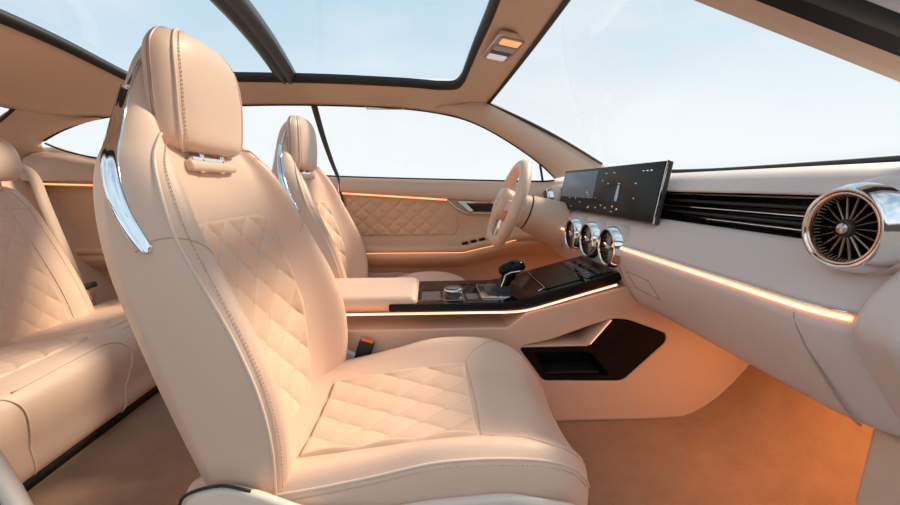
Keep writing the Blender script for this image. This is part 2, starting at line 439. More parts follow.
# belt rail: a lighter covering over the top edge
def belt(x0, x1):
    rows = []
    for i in range(41):
        x = x0+(x1-x0)*i/40; s = door_section(x, .05)
        rows.append([Vector(s[0])+Vector((0, 0, .003)), Vector(s[1])+Vector((0, 0, .003)), Vector(s[2])+Vector((0, -.003, .002)), Vector(s[3])+Vector((0, -.004, 0)), Vector(s[4])+Vector((0, -.004, -.001)), Vector(s[5])+Vector((0, .0, -.001))])
    return grid(rows)
obj('belt_rail', belt(-.376, .69), SOFT, d1); obj('belt_rail', belt(-1.74, -.386), SOFT, wl)
def ledline(x0, x1, y=.686):
    P_ = []
    for i in range(30):
        x = x0+(x1-x0)*i/29; s = door_section(x, .05); P_.append((x, y, (s[6][2]+s[7][2])/2))
    return P_
obj('light_strip', tube(ledline(-.37, .075), .0024, n=8), LED, d1)
obj('light_strip', tube(ledline(-1.70, -.39), .0024, n=8), LED, wl)
P_ = [Vector(door_section(x, .075)[18])+Vector((0, -.0035, .002)) for x in [-.33+.70*i/40 for i in range(41)]]
obj('armrest_light_strip', tube(P_, .0019, n=8), LED, d1)
# quilted leather insert
S = lambda u, v: (u, .700-.001, v)
qb, tb = quilt(lambda u, v: (u, .698, v), .12, -.36, .385, .562, 170, 80, .48, .177, 7, 3, .02, amp=.0075, off=.001, fade=lambda i, j: min(1, max(0, (i-.02)*3.2)), thread=False, ref=(0, 3, .5))
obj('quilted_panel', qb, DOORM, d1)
# door pull
pts = [(.065, .549), (.32, .540), (.32, .478), (.155, .483), (.115, .505)]
dp = obj('handle_bezel', prism(round_poly(pts, .012), .688, .70), mat('taupe_satin', (.45, .36, .30), .35), d1, bevel=.002)
obj('bezel_edge', tube([(x, .687, z) for x, z in round_poly(pts, .012)], .0022, closed=True, n=6), CHROME, dp)
obj('handle_recess', prism(round_poly([(.125, .532), (.30, .526), (.30, .488), (.17, .490)], .01), .684, .69), SATIN, dp)
obj('door_handle', prism(round_poly([(.118, .535), (.30, .531), (.30, .523), (.155, .526), (.19, .492), (.172, .489)], .005), .672, .689), CHROME, dp, bevel=.002)
# window switches on the armrest
for k in range(4):
    x = .15+.036*k; z = .351+.05*min(1, (x-.14)/.22)+.003
    M = Matrix.Rotation(-math.atan(.05/.22), 4, 'Y')
    obj('window_switch', box((x, .645, z+.002), (.026, .03, .008), M), GLOSS, d1, bevel=.002)
# near side rear quarter panel and its glass, behind the open door
def mirrored(bm):
    for v in bm.verts: v.co.y *= -1
    return bm
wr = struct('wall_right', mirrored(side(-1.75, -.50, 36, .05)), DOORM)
obj('outer_skin', prism([(-1.75, -.005), (-.50, -.005), (-.50, .64), (-1.75, .64)], -.735, -.718), WHITEP, wr)
struct('window_6', mirrored(winglass(-1.52, -.56, -1.52, -.52)), GLASS)
struct('trim_18', cpil(-1) if 0 else mirrored(tube(smooth_path([(x, y+.004, z) for x, y, z in WBOT[:6]], 40), .0038, n=8)), BLACK)
# lower map pocket
obj('map_pocket', prism(round_poly([(-.34, .225), (-.10, .225), (.02, .13), (.06, .03), (-.34, .03)], .03), .672, .70), SOFT, d1, bevel=.006)

# ------------------------------------------------------------------ rear of the cabin
bm = grid([[(-1.30, y, .0), (-1.55, y, .55), (-1.60, y, .63), (-1.85, y, .64)] for y in [-.70+1.42*j/10 for j in range(11)]])
struct('wall_back', bm, SOFT)
rows = [[Vector((-1.462-.02*(1-(y/.5)**2), y, .867+.02*(1-(y/.5)**2))).lerp(Vector((-1.86, y*1.15, .645)), t) for t in [k/8 for k in range(9)]] for y in [-.5+j/20 for j in range(21)]]
struct('window_5', grid(rows), GLASS)
def cpil(s):
    top = smooth_path([(-1.276, s*.642, .862), (-1.40, s*.60, .862), (-1.46, s*.50, .867), (-1.60, s*.52, .79), (-1.86, s*.575, .645)], 24)
    bot = smooth_path([(-1.276, s*.645, .858), (-1.42, s*.652, .820), (-1.525, s*.66, .770), (-1.56, s*.675, .72), (-1.86, s*.69, .645)], 24)
    return grid([[a.lerp(b, t)+Vector((0, -s*.012*math.sin(PI*t), 0)) for t in [k/8 for k in range(9)]] for a, b in zip(top, bot)])
struct('trim_11', cpil(1), HEAD)
rows = []
for i in range(21):           # far shelf between the quarter window and the seat back
    t = i/20; a = Vector(spl([(-1.56, .68, .735), (-1.45, .683, .727), (-1.332, .69, .704), (-1.1, .694, .678)], 3*t))
    rows.append([a, a+Vector((0, -.03, -.008)), a+Vector((-.02, -.05, -.03)), Vector((-1.62+.5*t, .62+.055*t, .618))])
struct('trim_12', grid(rows), SOFT)
bm = tube(smooth_path([(-1.46, .5, .869), (-1.53, .512, .826), (-1.60, .52, .79)], 10), .006, n=8)
add_tube(bm, [(-1.462-.02*(1-(y/.5)**2), y, .869+.02*(1-(y/.5)**2)) for y in [-.5+j/20 for j in range(21)]], .006, n=8)
struct('trim_13', bm, BLACK)
# near door opening: kick panel and the foot of the rear post
struct('trim_14', prism(round_poly([(.542, .31), (.536, .20), (.525, .0), (.86, .0), (.86, .31)], .01), -.70, -.625), SOFT, bevel=.012)
pp = smooth_path([(-.325, -.70, .10), (-.387, -.685, .225), (-.430, -.672, .32), (-.53, -.66, .52), (-.60, -.64, .75)], 24)
bm = bmesh.new(); add_tube(bm, pp, .015, n=14, flat=.6)
struct('trim_15', bm, PLAST)
bm = bmesh.new(); add_tube(bm, [p+Vector((-.014, -.018, -.008)) for p in pp], .009, n=10)
struct('trim_16', bm, BLACK)
struct('trim_17', prism(round_poly([(-.72, 0), (-.66, .0), (-.655, .06), (-.68, .075), (-.71, .07)], .01), -1.2, .52, axis='x'), PLAST, bevel=.004)

# ------------------------------------------------------------------ ground outside
bm = grid([[(x, y, -.30) for x in (-60, -20, -5, 5, 20, 60)] for y in (-60, -20, -5, 5, 20, 60)])
struct('ground', bm, mat('asphalt', (.22, .20, .19), .8, bump=.3, bscale=6))

# ------------------------------------------------------------------ dashboard
def ddx(y): return .045*(max(0, y-.1)/.6)**2+.05*(max(0, -y-.60)/.10)**2
def dprof(y):
    s = 1.0 if y > -.58 else max(0.0, 1-(-.58-y)/.03)        # the slot closes behind the round vent
    p = [(.84, .630), (.72, .636), (.62, .631), (.56, .623), (.535, .617), (.527, .610), (.518, .600), (.510, .592), (.507, .588),
         (.512+.02*s, .585), (.515+.045*s, .580-.0*s), (.512+.048*s, .555), (.506+.054*s, .537), (.503+.03*s, .531), (.499, .529), (.492, .523), (.478, .508), (.462, .488), (.449, .470), (.443, .4625),
         (.449, .4605), (.449, .4525), (.443, .450), (.443, .438), (.452, .408), (.468, .375), (.486, .345), (.497, .328), (.506, .320), (.530, .314), (.62, .32), (.95, .36)]
    return [Vector((x+ddx(y)*(1 if x < .6 else max(0, (.84-x)/.24)), y, z)) for x, z in p]
def drow(y):
    P_ = dprof(y); o = []
    return P_
db = thing('dashboard', 'pale leather dashboard with long black air slot, round chrome vents and glowing strip', 'dashboard', (.5, 0, 0))
ORG = Vector((.5, 0, 0))
def dobj(name, bm, m, parent=None, **k):
    for v in bm.verts: v.co -= ORG
    return obj(name, bm, m, parent or db, **k)
ys = [-.705+1.385*i/110 for i in range(111)]
body = dobj('dash_body', grid([drow(y) for y in ys]), DASHM)
def dpt(y, i): return dprof(y)[i]
# glowing strip
P_ = [(.4435+ddx(y), y, .4565) for y in [-.655+1.26*i/80 for i in range(81)]]
st = dobj('light_strip', tube(P_, .0034, n=10, flat=1), LED)
dobj('light_core', tube([(x-.0026, y, z) for x, y, z in P_], .0016, n=8), LEDC, None).parent = st
dobj('strip_trim', tube([(x-.0005, y, z+.0062) for x, y, z in P_], .0016, n=8), CHROME)
# black slot liner and slats
bm = bmesh.new()
yy = [-.60+1.15*i/60 for i in range(61)]
add_grid(bm, [[Vector((x+ddx(y), y, z)) for x, z in ((.509, .587), (.556, .582), (.556, .536), (.500, .5305))] for y in yy])
sl = dobj('air_slot', bm, GLOSS)
for z, m_, r in ((.570, BLACK, .003), (.558, CHROME, .0013), (.547, BLACK, .003)):
    t = dobj('slat', tube([(.517+ddx(y), y, z) for y in yy], r, n=8), m_); t.parent = sl
t = dobj('slat', tube([(.516+ddx(y), y, .5385) for y in yy[:16]], .0012, n=8), CHROME); t.parent = sl
# seams: glovebox door outline, end joint, small recessed latch
P_ = smooth_path([tuple(dpt(-.622, i)+Vector((-.001, y_, 0))) for i, y_ in ((22, .02), (23, .018), (24, .008), (25, -.004), (26, -.012), (27, -.018), (28, -.02))], 30)
dobj('end_seam', tube(P_, .0014, n=6), mat('seam_line', (.42, .30, .23), .8))
SEAM = bpy.data.materials['seam_line']
def dsurf(y, q):  # on the lower face: q in 0..1 from strip to lower edge
    x = 23+5*q; i = int(x); i = min(i, 27); t = x-i
    return dpt(y, i).lerp(dpt(y, i+1), t)
P_ = [dsurf(-.135-.0*q, q)+Vector((-.001, 0, 0)) for q in [k/12*.95 for k in range(13)]]
dobj('glovebox_seam', tube(P_, .0010, n=6), SEAM)
rc = round_poly([(-.165, .22), (-.26, .22), (-.28, .45), (-.185, .45)], .012)
dobj('glovebox_latch', tube([dsurf(y, q)+Vector((-.0008, 0, 0)) for y, q in rc], .0011, closed=True, n=6), SEAM)
# near end cap
cap = dobj('end_cap', prism(round_poly([(.438, .450), (.455, .490), (.497, .530), (.56, .570), (.84, .63), (.84, .315), (.53, .325), (.50, .360)], .025), -.715, -.664), DASHM, bevel=.014, seg=5)
# swelling round the big vents
BRONZE = mat('dark_bronze', (.30, .24, .20), .3, metal=1)
def vent(c, r, name_body, mat_face, big, parent=db):
    c = Vector(c); ax = Vector((-1, 0, 0))
    v = dobj('air_vent', lathe([(r*.86, .0), (r*.90, .004), (r*.96, .005), (r, .0), (r*1.07, -.008), (r*1.10, -.018), (r*1.10, -.07)], c, ax, 64), CHROME)
    if big:
        t = dobj('inner_ring', lathe([(r*.87, .003), (r*.84, .004), (r*.81, .002), (r*.80, -.006)], c, ax, 64), mat('rose_metal', (.85, .60, .45), .2, metal=1)); t.parent = v
    t = dobj('vent_well', lathe([(r*.87, .001), (r*.80, -.004), (r*.76, -.03), (.0008, -.034)], c, ax, 48), GLOSS); t.parent = v
    bm = bmesh.new(); n = 18
    for k in range(n):                                   # thin turbine fins
        a = 2*PI*k/n; d = Vector((0, math.cos(a), math.sin(a))); tn = ax.cross(d)
        p0 = c+d*r*.16+ax*(-.004); p1 = c+d*r*.80+ax*(-.006)
        rows = [[p+ax*(-.010)*q+tn*(.001*q*(1 if s else .5)) for q in (0, 1)] for s, p in enumerate((p0, p1))]
        rows2 = [[x+tn*.0005 for x in rr] for rr in rows]
        add_grid(bm, [rows[0]+rows2[0][::-1], rows[1]+rows2[1][::-1]], closed=True)
    t = dobj('turbine_fins', bm, BRONZE); t.parent = v
    bm = bmesh.new(); n = 54 if big else 30
    for k in range(n):                                   # short teeth round the rim
        a = 2*PI*k/n; d = Vector((0, math.cos(a), math.sin(a)))
        add_tube(bm, [c+d*r*.80+ax*(-.003), c+d*r*.68+ax*(-.014)], .0006 if big else .0008, n=4)
    t = dobj('rim_teeth', bm, BRONZE); t.parent = v
    t = dobj('vent_knob', lathe([(.0005, .004), (r*.10, .0035), (r*.15, .001), (r*.17, -.002), (r*.20, -.006), (r*.22, -.03)], c, ax, 24), BRUSH); t.parent = v
    if big:
        t = dobj('knob_ring', lathe([(r*.17, .002), (r*.215, .0), (r*.22, -.004)], c, ax, 24), SATIN); t.parent = v
    return v
BV = (.458, -.630, .553)
vent(BV, .046, 0, 0, True)
vent((.490, .632, .545), .042, 0, 0, True)
for y in (.152, .022, -.105):
    dobj('vent_surround', lathe([(.0465*1.07, -.016), (.0465*1.12, -.017), (.0465*1.18, -.030), (.0465*1.2, -.07)], (.432+ddx(y), y, .452), (-1, 0, 0), 48), DASHM)
    vent((.432+ddx(y), y, .452), .0465, 0, 0, False)
def boss(c, r):
    return lathe([(r*1.09, -.020), (r*1.15, -.020), (r*1.25, -.026), (r*1.38, -.045), (r*1.45, -.09)], c, (-1, 0, 0), 48)
dobj('vent_surround', boss((BV[0]-.0, BV[1], BV[2]), .042), DASHM)
dobj('vent_surround', boss((.490, .632, .545), .042), DASHM)

# ------------------------------------------------------------------ display
ds = thing('display_screen', 'wide black touchscreen standing on the dashboard above three small round vents', 'screen', (.485, .09, .52))
T = Matrix.Translation((.484, .092, .586)) @ Matrix.Rotation(math.radians(9), 4, 'Y')
def sbox(c, s, bm=None):
    bm = bm or bmesh.new(); add_box(bm, (0, 0, 0), (1, 1, 1), Matrix.Translation(c) @ Matrix.Diagonal((*s, 1))); return bm
def sobj(name, bm, m, **k):
    bm.transform(Matrix.Translation((-.485, -.09, -.52)) @ T); return obj(name, bm, m, ds, **k)
SW, SH = .632, .136
sobj('screen_housing', sbox((.009, 0, 0), (.012, SW, SH)), SATIN, bevel=.004)
sobj('glass_face', sbox((.001, 0, 0), (.005, SW-.004, SH-.004)), DSCREEN, bevel=.002)
sobj('chrome_edge', sbox((.001, -SW/2-.0005, 0), (.004, .003, SH)), CHROME, bevel=.001)
sobj('mounting_foot', sbox((.030, -.0, -.04), (.03, .45, .05)), BLACK, bevel=.005)
# what the display shows: y runs from far (+) to near (-)
sobj('grey_map_area', sbox((-.0018, .165, .017), (.0006, .285, .082)), SCRGREY)
def ic(u, v, a, b, m=None):
    u = u*1.46/(u*1.46+(1-u)*.83)
    sobj('display_icon', sbox((-.0024, SW/2-u*SW, SH/2-v*SH), (.0006, a, b)), m or ICON)
for u, v, a, b in ((.42, .15, .012, .0012), (.50, .15, .012, .0012), (.40, .30, .005, .002), (.46, .36, .006, .002), (.57, .36, .014, .0012), (.79, .15, .007, .002), (.83, .15, .010, .002), (.87, .15, .007, .003),
                   (.10, .70, .004, .003), (.16, .70, .004, .003), (.21, .78, .004, .003), (.07, .88, .003, .003), (.13, .90, .003, .003), (.28, .60, .003, .003), (.36, .66, .006, .001), (.74, .36, .008, .0015), (.75, .62, .003, .003), (.43, .80, .005, .003), (.48, .84, .004, .004), (.60, .84, .006, .004), (.55, .90, .010, .001), (.31, .86, .003, .003), (.38, .86, .003, .003)):
    ic(u, v, a, b)
for u, v in ((.55, .80), (.265, .55), (.30, .88)): ic(u, v, .004, .004, ICONO)
bm = bmesh.new()   # small car seen from above on the display
yc = SW/2-.70*SW
for k, (hw, zz) in enumerate(((.004, .030), (.007, .026), (.0085, .010), (.0085, -.012), (.007, -.024))): pass
add_grid(bm, [[(-.0025, yc+hw*s, zz) for s in (-1, -.4, .4, 1)] for hw, zz in ((.003, .016), (.006, .012), (.0075, .0), (.0085, -.016), (.0065, -.026))])
sobj('vehicle_diagram', bm, emit('screen_pale_blue', (.20, .28, .38), .45))

# ------------------------------------------------------------------ steering wheel
sw = thing('steering_wheel', 'cream leather steering wheel with chrome accents in front of the driver seat', 'steering wheel', (.275, .36, .53))
ang = math.radians(20)
Tw = Matrix.Rotation(ang, 4, 'Y')        # local: wheel plane YZ, axis -X towards the driver
def wobj(name, bm, m, parent=None, **k):
    if parent is None: bm.transform(Tw)
    else: bm.transform(Tw)
    return obj(name, bm, m, parent or sw, **k)
RW = .148
bm = tube([(0, RW*math.cos(a), RW*math.sin(a) if math.sin(a) > -.86 else -.86*RW-.03*(abs(math.sin(a))-.86)*RW) for a in [2*PI*k/72 for k in range(72)]], .020, closed=True, n=16)
wobj('rim', bm, LEATHER)
rows = []
for k, (x, s) in enumerate(((-.040, .30), (-.042, .75), (-.036, .95), (-.022, 1.03), (.0, 1.0), (.02, .8))):
    rows.append([(x, .058*s*math.copysign(abs(math.cos(a))**.8, math.cos(a)), .055*s*math.copysign(abs(math.sin(a))**.8, math.sin(a))) for a in [2*PI*j/40 for j in range(40)]])
wobj('hub_cover', grid(rows, closed=True, cap=True), LEATHER)
for s in (1, -1):
    wobj('spoke', prism(round_poly([(s*.045, .020), (s*.142, .014), (s*.142, -.016), (s*.045, -.022)], .006), -.018, .008, axis='x'), LEATHER, bevel=.005)

    wobj('shift_paddle', prism(round_poly([(s*.06, .035), (s*.115, .045), (s*.12, .01), (s*.06, .0)], .008), .022, .030, axis='x'), CHROME, bevel=.002)
wobj('spoke', prism(round_poly([(-.018, -.04), (.018, -.04), (.026, -.13), (-.026, -.13)], .006), -.014, .006, axis='x'), CHROME, bevel=.004)
bm = tube([(-.043, .013*math.cos(a), .013*math.sin(a)) for a in [2*PI*k/32 for k in range(32)]], .0018, closed=True, n=8)
for k in range(3):
    a = PI/2+2*PI*k/3; add_tube(bm, [(-.044, 0, 0), (-.043, .0125*math.cos(a), .0125*math.sin(a))], .0012, n=6)
wobj('emblem', bm, CHROME)
bm = lathe([(.0, -.015), (.045, -.015), (.052, .0), (.056, .03), (.060, .068)], (0, 0, 0), (1, 0, -.36), 40); bm.transform(Matrix.Identity(4))
obj('column_shroud', bm, SOFT, sw)
bm = lathe([(.056, .066), (.056, .074)], (0, 0, 0), (1, 0, -.36), 40)
obj('column_joint', bm, BLACK, sw)
bm = lathe([(.062, .073), (.066, .09), (.074, .15), (.084, .215)], (0, 0, 0), (1, 0, -.36), 40)
obj('column_cowl', bm, SOFT, sw)
obj('indicator_stalk', tube([(.035, -.045, .0), (.03, -.085, .018), (.02, -.105, .026)], [.006, .006, .008], n=10), CHROME, sw)

# ------------------------------------------------------------------ centre console
cc = thing('center_console', 'centre console with cream sides, piano black top and glowing edge strip', 'console', (0, 0, 0))
YN, YF = -.120, .120
top = [(-.50, .256), (.19, .256), (.235, .293), (.30, .308), (.463, .352), (.56, .378), (.66, .38)]
poly = top+[(.98, .38), (.98, .34)]+[(.90, .20), (.83, .10), (.77, .035), (.70, .0), (.62, -.004), (-.50, -.004)]
cb = obj('console_body', prism(poly, YN, YF), SOFT, cc)
hole_ = round_poly([(.222, .205), (.30, .222), (.40, .258), (.452, .273), (.49, .270), (.592, .232), (.592, .210), (.492, .112), (.476, .108), (.282, .114)], .012)
boolean(cb, prism(hole_, YN-.02, -.015))
bevel_mod(cb, .006)
# black storage tray inside the opening
tr = obj('storage_tray', prism(round_poly([(.218, .203), (.395, .203), (.452, .271), (.49, .268), (.590, .231), (.590, .210), (.491, .114), (.476, .110), (.284, .116)], .01), YN-.001, -.02), GLOSS, cc)
boolean(tr, prism(round_poly([(.255, .190), (.385, .190), (.405, .184), (.452, .126), (.295, .126)], .008), YN-.02, -.045))
bevel_mod(tr, .0025)
obj('tray_chrome_line', tube([(.405, -.108, .188), (.43, -.108, .165), (.446, -.108, .130)], .0016, n=6), CHROME, tr)
obj('tray_rubber_mat', box((.36, -.08, .129), (.14, .06, .004)), BLACK, tr, bevel=.001)
obj('beige_shelf', prism([(.224, .2035), (.394, .2035), (.449, .2715), (.444, .2735), (.391, .207), (.228, .207)], YN+.001, -.016), SOFT, cc)
obj('tray_glow_line', tube([(.398, -.1205, .2085), (.448, -.1205, .2705)], .0009, n=6), LED, cc)
# seam where the console meets the carpet
obj('base_seam', tube(smooth_path([(-.2, YN-.001, .004), (.3, YN-.001, .004), (.64, YN-.001, .004), (.72, YN-.001, .03), (.79, YN-.001, .095), (.86, YN-.001, .20)], 50), .002, n=6), SEAM, cc)
# glowing strip along both edges
for y, nm in ((YN-.0015, 'light_strip'), (YF+.0015, 'light_strip')):
    p_ = smooth_path([(-.32, y, .296), (.10, y, .296), (.19, y, .296), (.24, y, .301), (.30, y, .317), (.38, y, .340), (.455, y, .361)], 60)
    t = obj(nm, tube(p_, .0030, n=8), LED, cc)
    obj('light_core', tube([p+Vector((0, -.0026 if y < 0 else .0026, .0)) for p in p_], .0018, n=6), LEDC, t)
# piano black top
bp = [(-.10, .300), (.18, .300), (.235, .305), (.30, .322), (.46, .365), (.475, .385), (.458, .392), (.30, .349), (.235, .330), (.18, .320), (-.04, .318), (-.10, .318)]
pt = obj('black_top_panel', prism(bp, YN-.001, YF+.001), GLOSS, cc, bevel=.004)
def on_top(x): return .318 if x < .18 else spl([(0, .318), (.18, .320), (.235, .330), (.30, .349), (.458, .392)], 1+(x-.18)/.055)[1] if x < .235 else .330+(x-.235)*.278
# shallow silver surrounds and lids on the flat part
def slab(name, x0, x1, y0, y1, h, m, r=.006, z=.318, parent=None, bev=.0015):
    return obj(name, prism(round_poly([(x0, y0), (x1, y0), (x1, y1), (x0, y1)], r), z-.002, z+h, axis='z'), m, parent or cc, bevel=bev)
DARKM = mat('smoked_metal', (.16, .16, .18), .25, metal=.8)
slab('small_lid', -.022, .027, -.085, -.005, .0015, DARKM)
slab('small_lid', .092, .122, -.085, -.03, .0015, DARKM)
slab('small_lid', -.022, .040, .01, .09, .0015, GLOSS)
kn = slab('knob_plate', .032, .086, -.095, .0, .002, DARKM)
k_ = obj('rotary_knob', lathe([(.0245, 0), (.0245, .006), (.022, .010), (.022, .014), (.0235, .016), (.0235, .021), (.020, .0245), (.0005, .025)], (.060, -.048, .316), (0, 0, 1), 40), SATIN, cc)
obj('knob_ring', lathe([(.0238, .0155), (.0248, .017), (.0248, .021), (.0235, .0225)], (.060, -.048, .316), (0, 0, 1), 40), CHROME, k_)
obj('knob_cap', lathe([(.020, .0247), (.010, .0262), (.0004, .0264)], (.060, -.048, .316), (0, 0, 1), 40), DARKM, k_)
for k in range(4):
    slab('console_button', .088+.024*k, .106+.024*k, .062, .085, .003, GLOSS, .002)
sp_ = slab('selector_surround', .128, .262, -.085, .050, .004, CHROME, .012, z=.320)
slab('selector_well', .146, .250, -.070, .036, .0055, BLACK, .010, z=.320)
# gear selector: boot, stem and pistol-shaped head
gs = obj('gear_selector', grid([[Vector((.205+.0*h+r*1.2*math.cos(a), -.018+r*math.sin(a), .322+h)) for a in [2*PI*j/24 for j in range(24)]] for r, h in ((.030, 0), (.026, .006), (.017, .012), (.013, .020), (.010, .03))], closed=True, cap=True), BLACK, cc)
def ellip_tube(path, rad, n=20):
    rows = []
    path = [Vector(p) for p in path]
    for i, p in enumerate(path):
        a = path[max(0, i-1)]; b = path[min(len(path)-1, i+1)]; t = (b-a).normalized()
        s = Vector((0, 1, 0)); u = s.cross(t).normalized(); ry_, ru = rad[i]
        rows.append([p+s*math.cos(2*PI*j/n)*ry_+u*math.sin(2*PI*j/n)*ru for j in range(n)])
    return grid(rows, closed=True, cap=True)
obj('selector_stem', ellip_tube([(.200, -.018, .325), (.205, -.018, .345), (.212, -.018, .362), (.220, -.018, .376), (.226, -.018, .388)], [(.016, .018), (.015, .016), (.015, .015), (.017, .017), (.018, .019)]), GLOSS, gs)
obj('selector_head', ellip_tube([(.196, -.018, .381), (.200, -.018, .386), (.212, -.018, .392), (.228, -.018, .397), (.246, -.018, .400), (.258, -.018, .399), (.264, -.018, .397)], [(.004, .003), (.013, .012), (.019, .018), (.021, .019), (.020, .018), (.014, .013), (.004, .004)]), GLOSS, gs)
obj('selector_trim', tube([(.196, -.032, .334), (.200, -.033, .352), (.206, -.034, .368), (.209, -.034, .380), (.222, -.0375, .388), (.245, -.0375, .391), (.259, -.031, .392)], .0022, n=8), CHROME, gs)
obj('selector_trim', tube([(.196, -.004, .334), (.200, -.003, .352), (.206, -.002, .368), (.209, -.002, .380), (.222, .0015, .388), (.245, .0015, .391), (.259, -.005, .392)], .0022, n=8), CHROME, gs)
for o_ in [gs]+list(gs.children):
    o_.data.transform(Matrix.Translation((-.012, 0, -.012)) if o_ is not gs else Matrix.Translation((-.012, 0, 0)))
# lidded bin and touch strip on the rising part
sl_ = math.atan2(.043, .158)
def ramp(name, x0, x1, y0, y1, h, m, r=.006, parent=None):
    L = (x1-x0)/math.cos(sl_)
    bm = prism(round_poly([(0, y0), (L, y0), (L, y1), (0, y1)], r), -.002, h, axis='z')
    z0 = .349+(x0-.30)*math.tan(sl_)
    bm.transform(Matrix.Translation((x0, 0, z0)) @ Matrix.Rotation(-sl_, 4, 'Y'))
    return obj(name, bm, m, parent or cc, bevel=.0012)
ramp('storage_lid', .285, .375, -.100, .100, .0025, GLOSS)
tc_ = ramp('touch_panel', .385, .452, -.105, .105, .002, GLOSS)
for j in range(2):
    for k in range(8):
        ramp('touch_button', .394+.026*j, .408+.026*j, -.095+.024*k, -.077+.024*k, .0032, DARKM, .001, parent=tc_)
obj('lid_chrome_line', tube([(.268, -.098, .3415), (.287, -.088, .347), (.287, .088, .347)], .0018, n=6), CHROME, cc)
# armrest
ar = obj('armrest', box((-.182, 0, .315), (.30, .226, .040)), LEATHER, cc, bevel=.018, seg=5)
obj('armrest_hinge_trim', box((-.029, 0, .312), (.012, .20, .012)), CHROME, cc, bevel=.003)
# ------------------------------------------------------------------ seats
class Seat: pass
#        z    xc    xs    xr    w
ROWS = [(.13, -.262, -.215, -.290, .200), (.20, -.270, -.206, -.302, .216), (.27, -.282, -.202, -.318, .226), (.34, -.296, -.210, -.336, .231), (.41, -.312, -.232, -.356, .231),
        (.48, -.330, -.264, -.378, .226), (.54, -.345, -.292, -.392, .218), (.59, -.356, -.313, -.400, .206), (.63, -.364, -.334, -.404, .188), (.662, -.374, -.356, -.406, .160), (.695, -.384, -.374, -.408, .134),
        (.735, -.386, -.380, -.406, .114), (.77, -.384, -.378, -.400, .100), (.793, -.379, -.375, -.392, .084), (.806, -.376, -.374, -.386, .060), (.811, -.376, -.374, -.382, .03)]
def bsec(s, v):
    z, xc, xs, xr, w_ = spl(ROWS, v*(len(ROWS)-1)); D = xs-xr; B = xs-xc; k = min(1, w_/.2)
    half = [(0, xc), (.25*w_, xc+.002*k), (.5*w_, xc+.008*k+.06*B), (.68*w_, xc+.55*B), (.83*w_, xs+.010*k), (.95*w_, xs), (1.0*w_, xs-.28*D), (1.0*w_, xs-.62*D), (.975*w_, xr+.02*k), (.80*w_, xr-.016*k), (.40*w_, xr-.030*k), (0, xr-.034*k)]
    pts = [(x, y) for y, x in half]+[(x, -y) for y, x in half[-2:0:-1]]
    x, y = spc(pts, (s % 1.0)*22)
    return Vector((x, y, z))
# s: 0 centre front; 5/22 seam; 11/22 centre back; negative y side = 1-s
def v_of_z(z):
    lo, hi = 0, 1
    for _ in range(30):
        m_ = (lo+hi)/2
        if spl(ROWS, m_*(len(ROWS)-1))[0] < z: lo = m_
        else: hi = m_
    return lo
CR = [(-.34, .178, .165, .200), (-.26, .188, .170, .208), (-.17, .204, .180, .215), (-.08, .224, .191, .220), (.0, .243, .200, .223), (.07, .247, .206, .223), (.13, .243, .208, .221), (.17, .232, .204, .214), (.20, .216, .192, .202), (.222, .192, .172, .184), (.240, .164, .150, .154), (.248, .142, .132, .11)]
def csec(s, v):
    x, zs, zc, w_ = spl(CR, v*(len(CR)-1)); zb = .085 if v < .8 else .085+.04*(v-.8)/.2
    half = [(0, zc), (.25*w_, zc+.001), (.5*w_, zc+.006), (.68*w_, zc+.55*(zs-zc)+.004), (.84*w_, zs+.006), (.95*w_, zs-.004), (1.0*w_, zs-.022), (1.01*w_, zs*.5+zb*.5), (.98*w_, zb+.01), (.8*w_, zb), (.4*w_, zb), (0, zb)]
    pts = half+[(-a, b) for a, b in half[-2:0:-1]]
    y, z = spc(pts, (s % 1.0)*22)
    return Vector((x, y, z))
def snorm(f, s, v):
    a = f(s+.003, v)-f(s-.003, v); b = f(s, min(1, v+.003))-f(s, max(0, v-.003))
    return a.cross(b).normalized()
def on(f, s, v, off):
    n = snorm(f, s, v); c = f(s, v)
    mid = (f(0, v)+f(.5, v))/2
    if n.dot(c-mid) < 0: n = -n
    return c+n*off, n
def seam(f, sv, r, m, name, parent, n=80, off=.0005):
    P_ = smooth_path([(*q, 0) for q in sv], n)
    return obj(name, tube([on(f, p.x, p.y, off)[0] for p in P_], r, n=8), m, parent)
def seam_st(bm, f, sv, n=120, off=.001):
    P_ = smooth_path([(*q, 0) for q in sv], n); A = [on(f, p.x, p.y, off) for p in P_]
    stitches(bm, [a[0] for a in A], [a[1] for a in A])
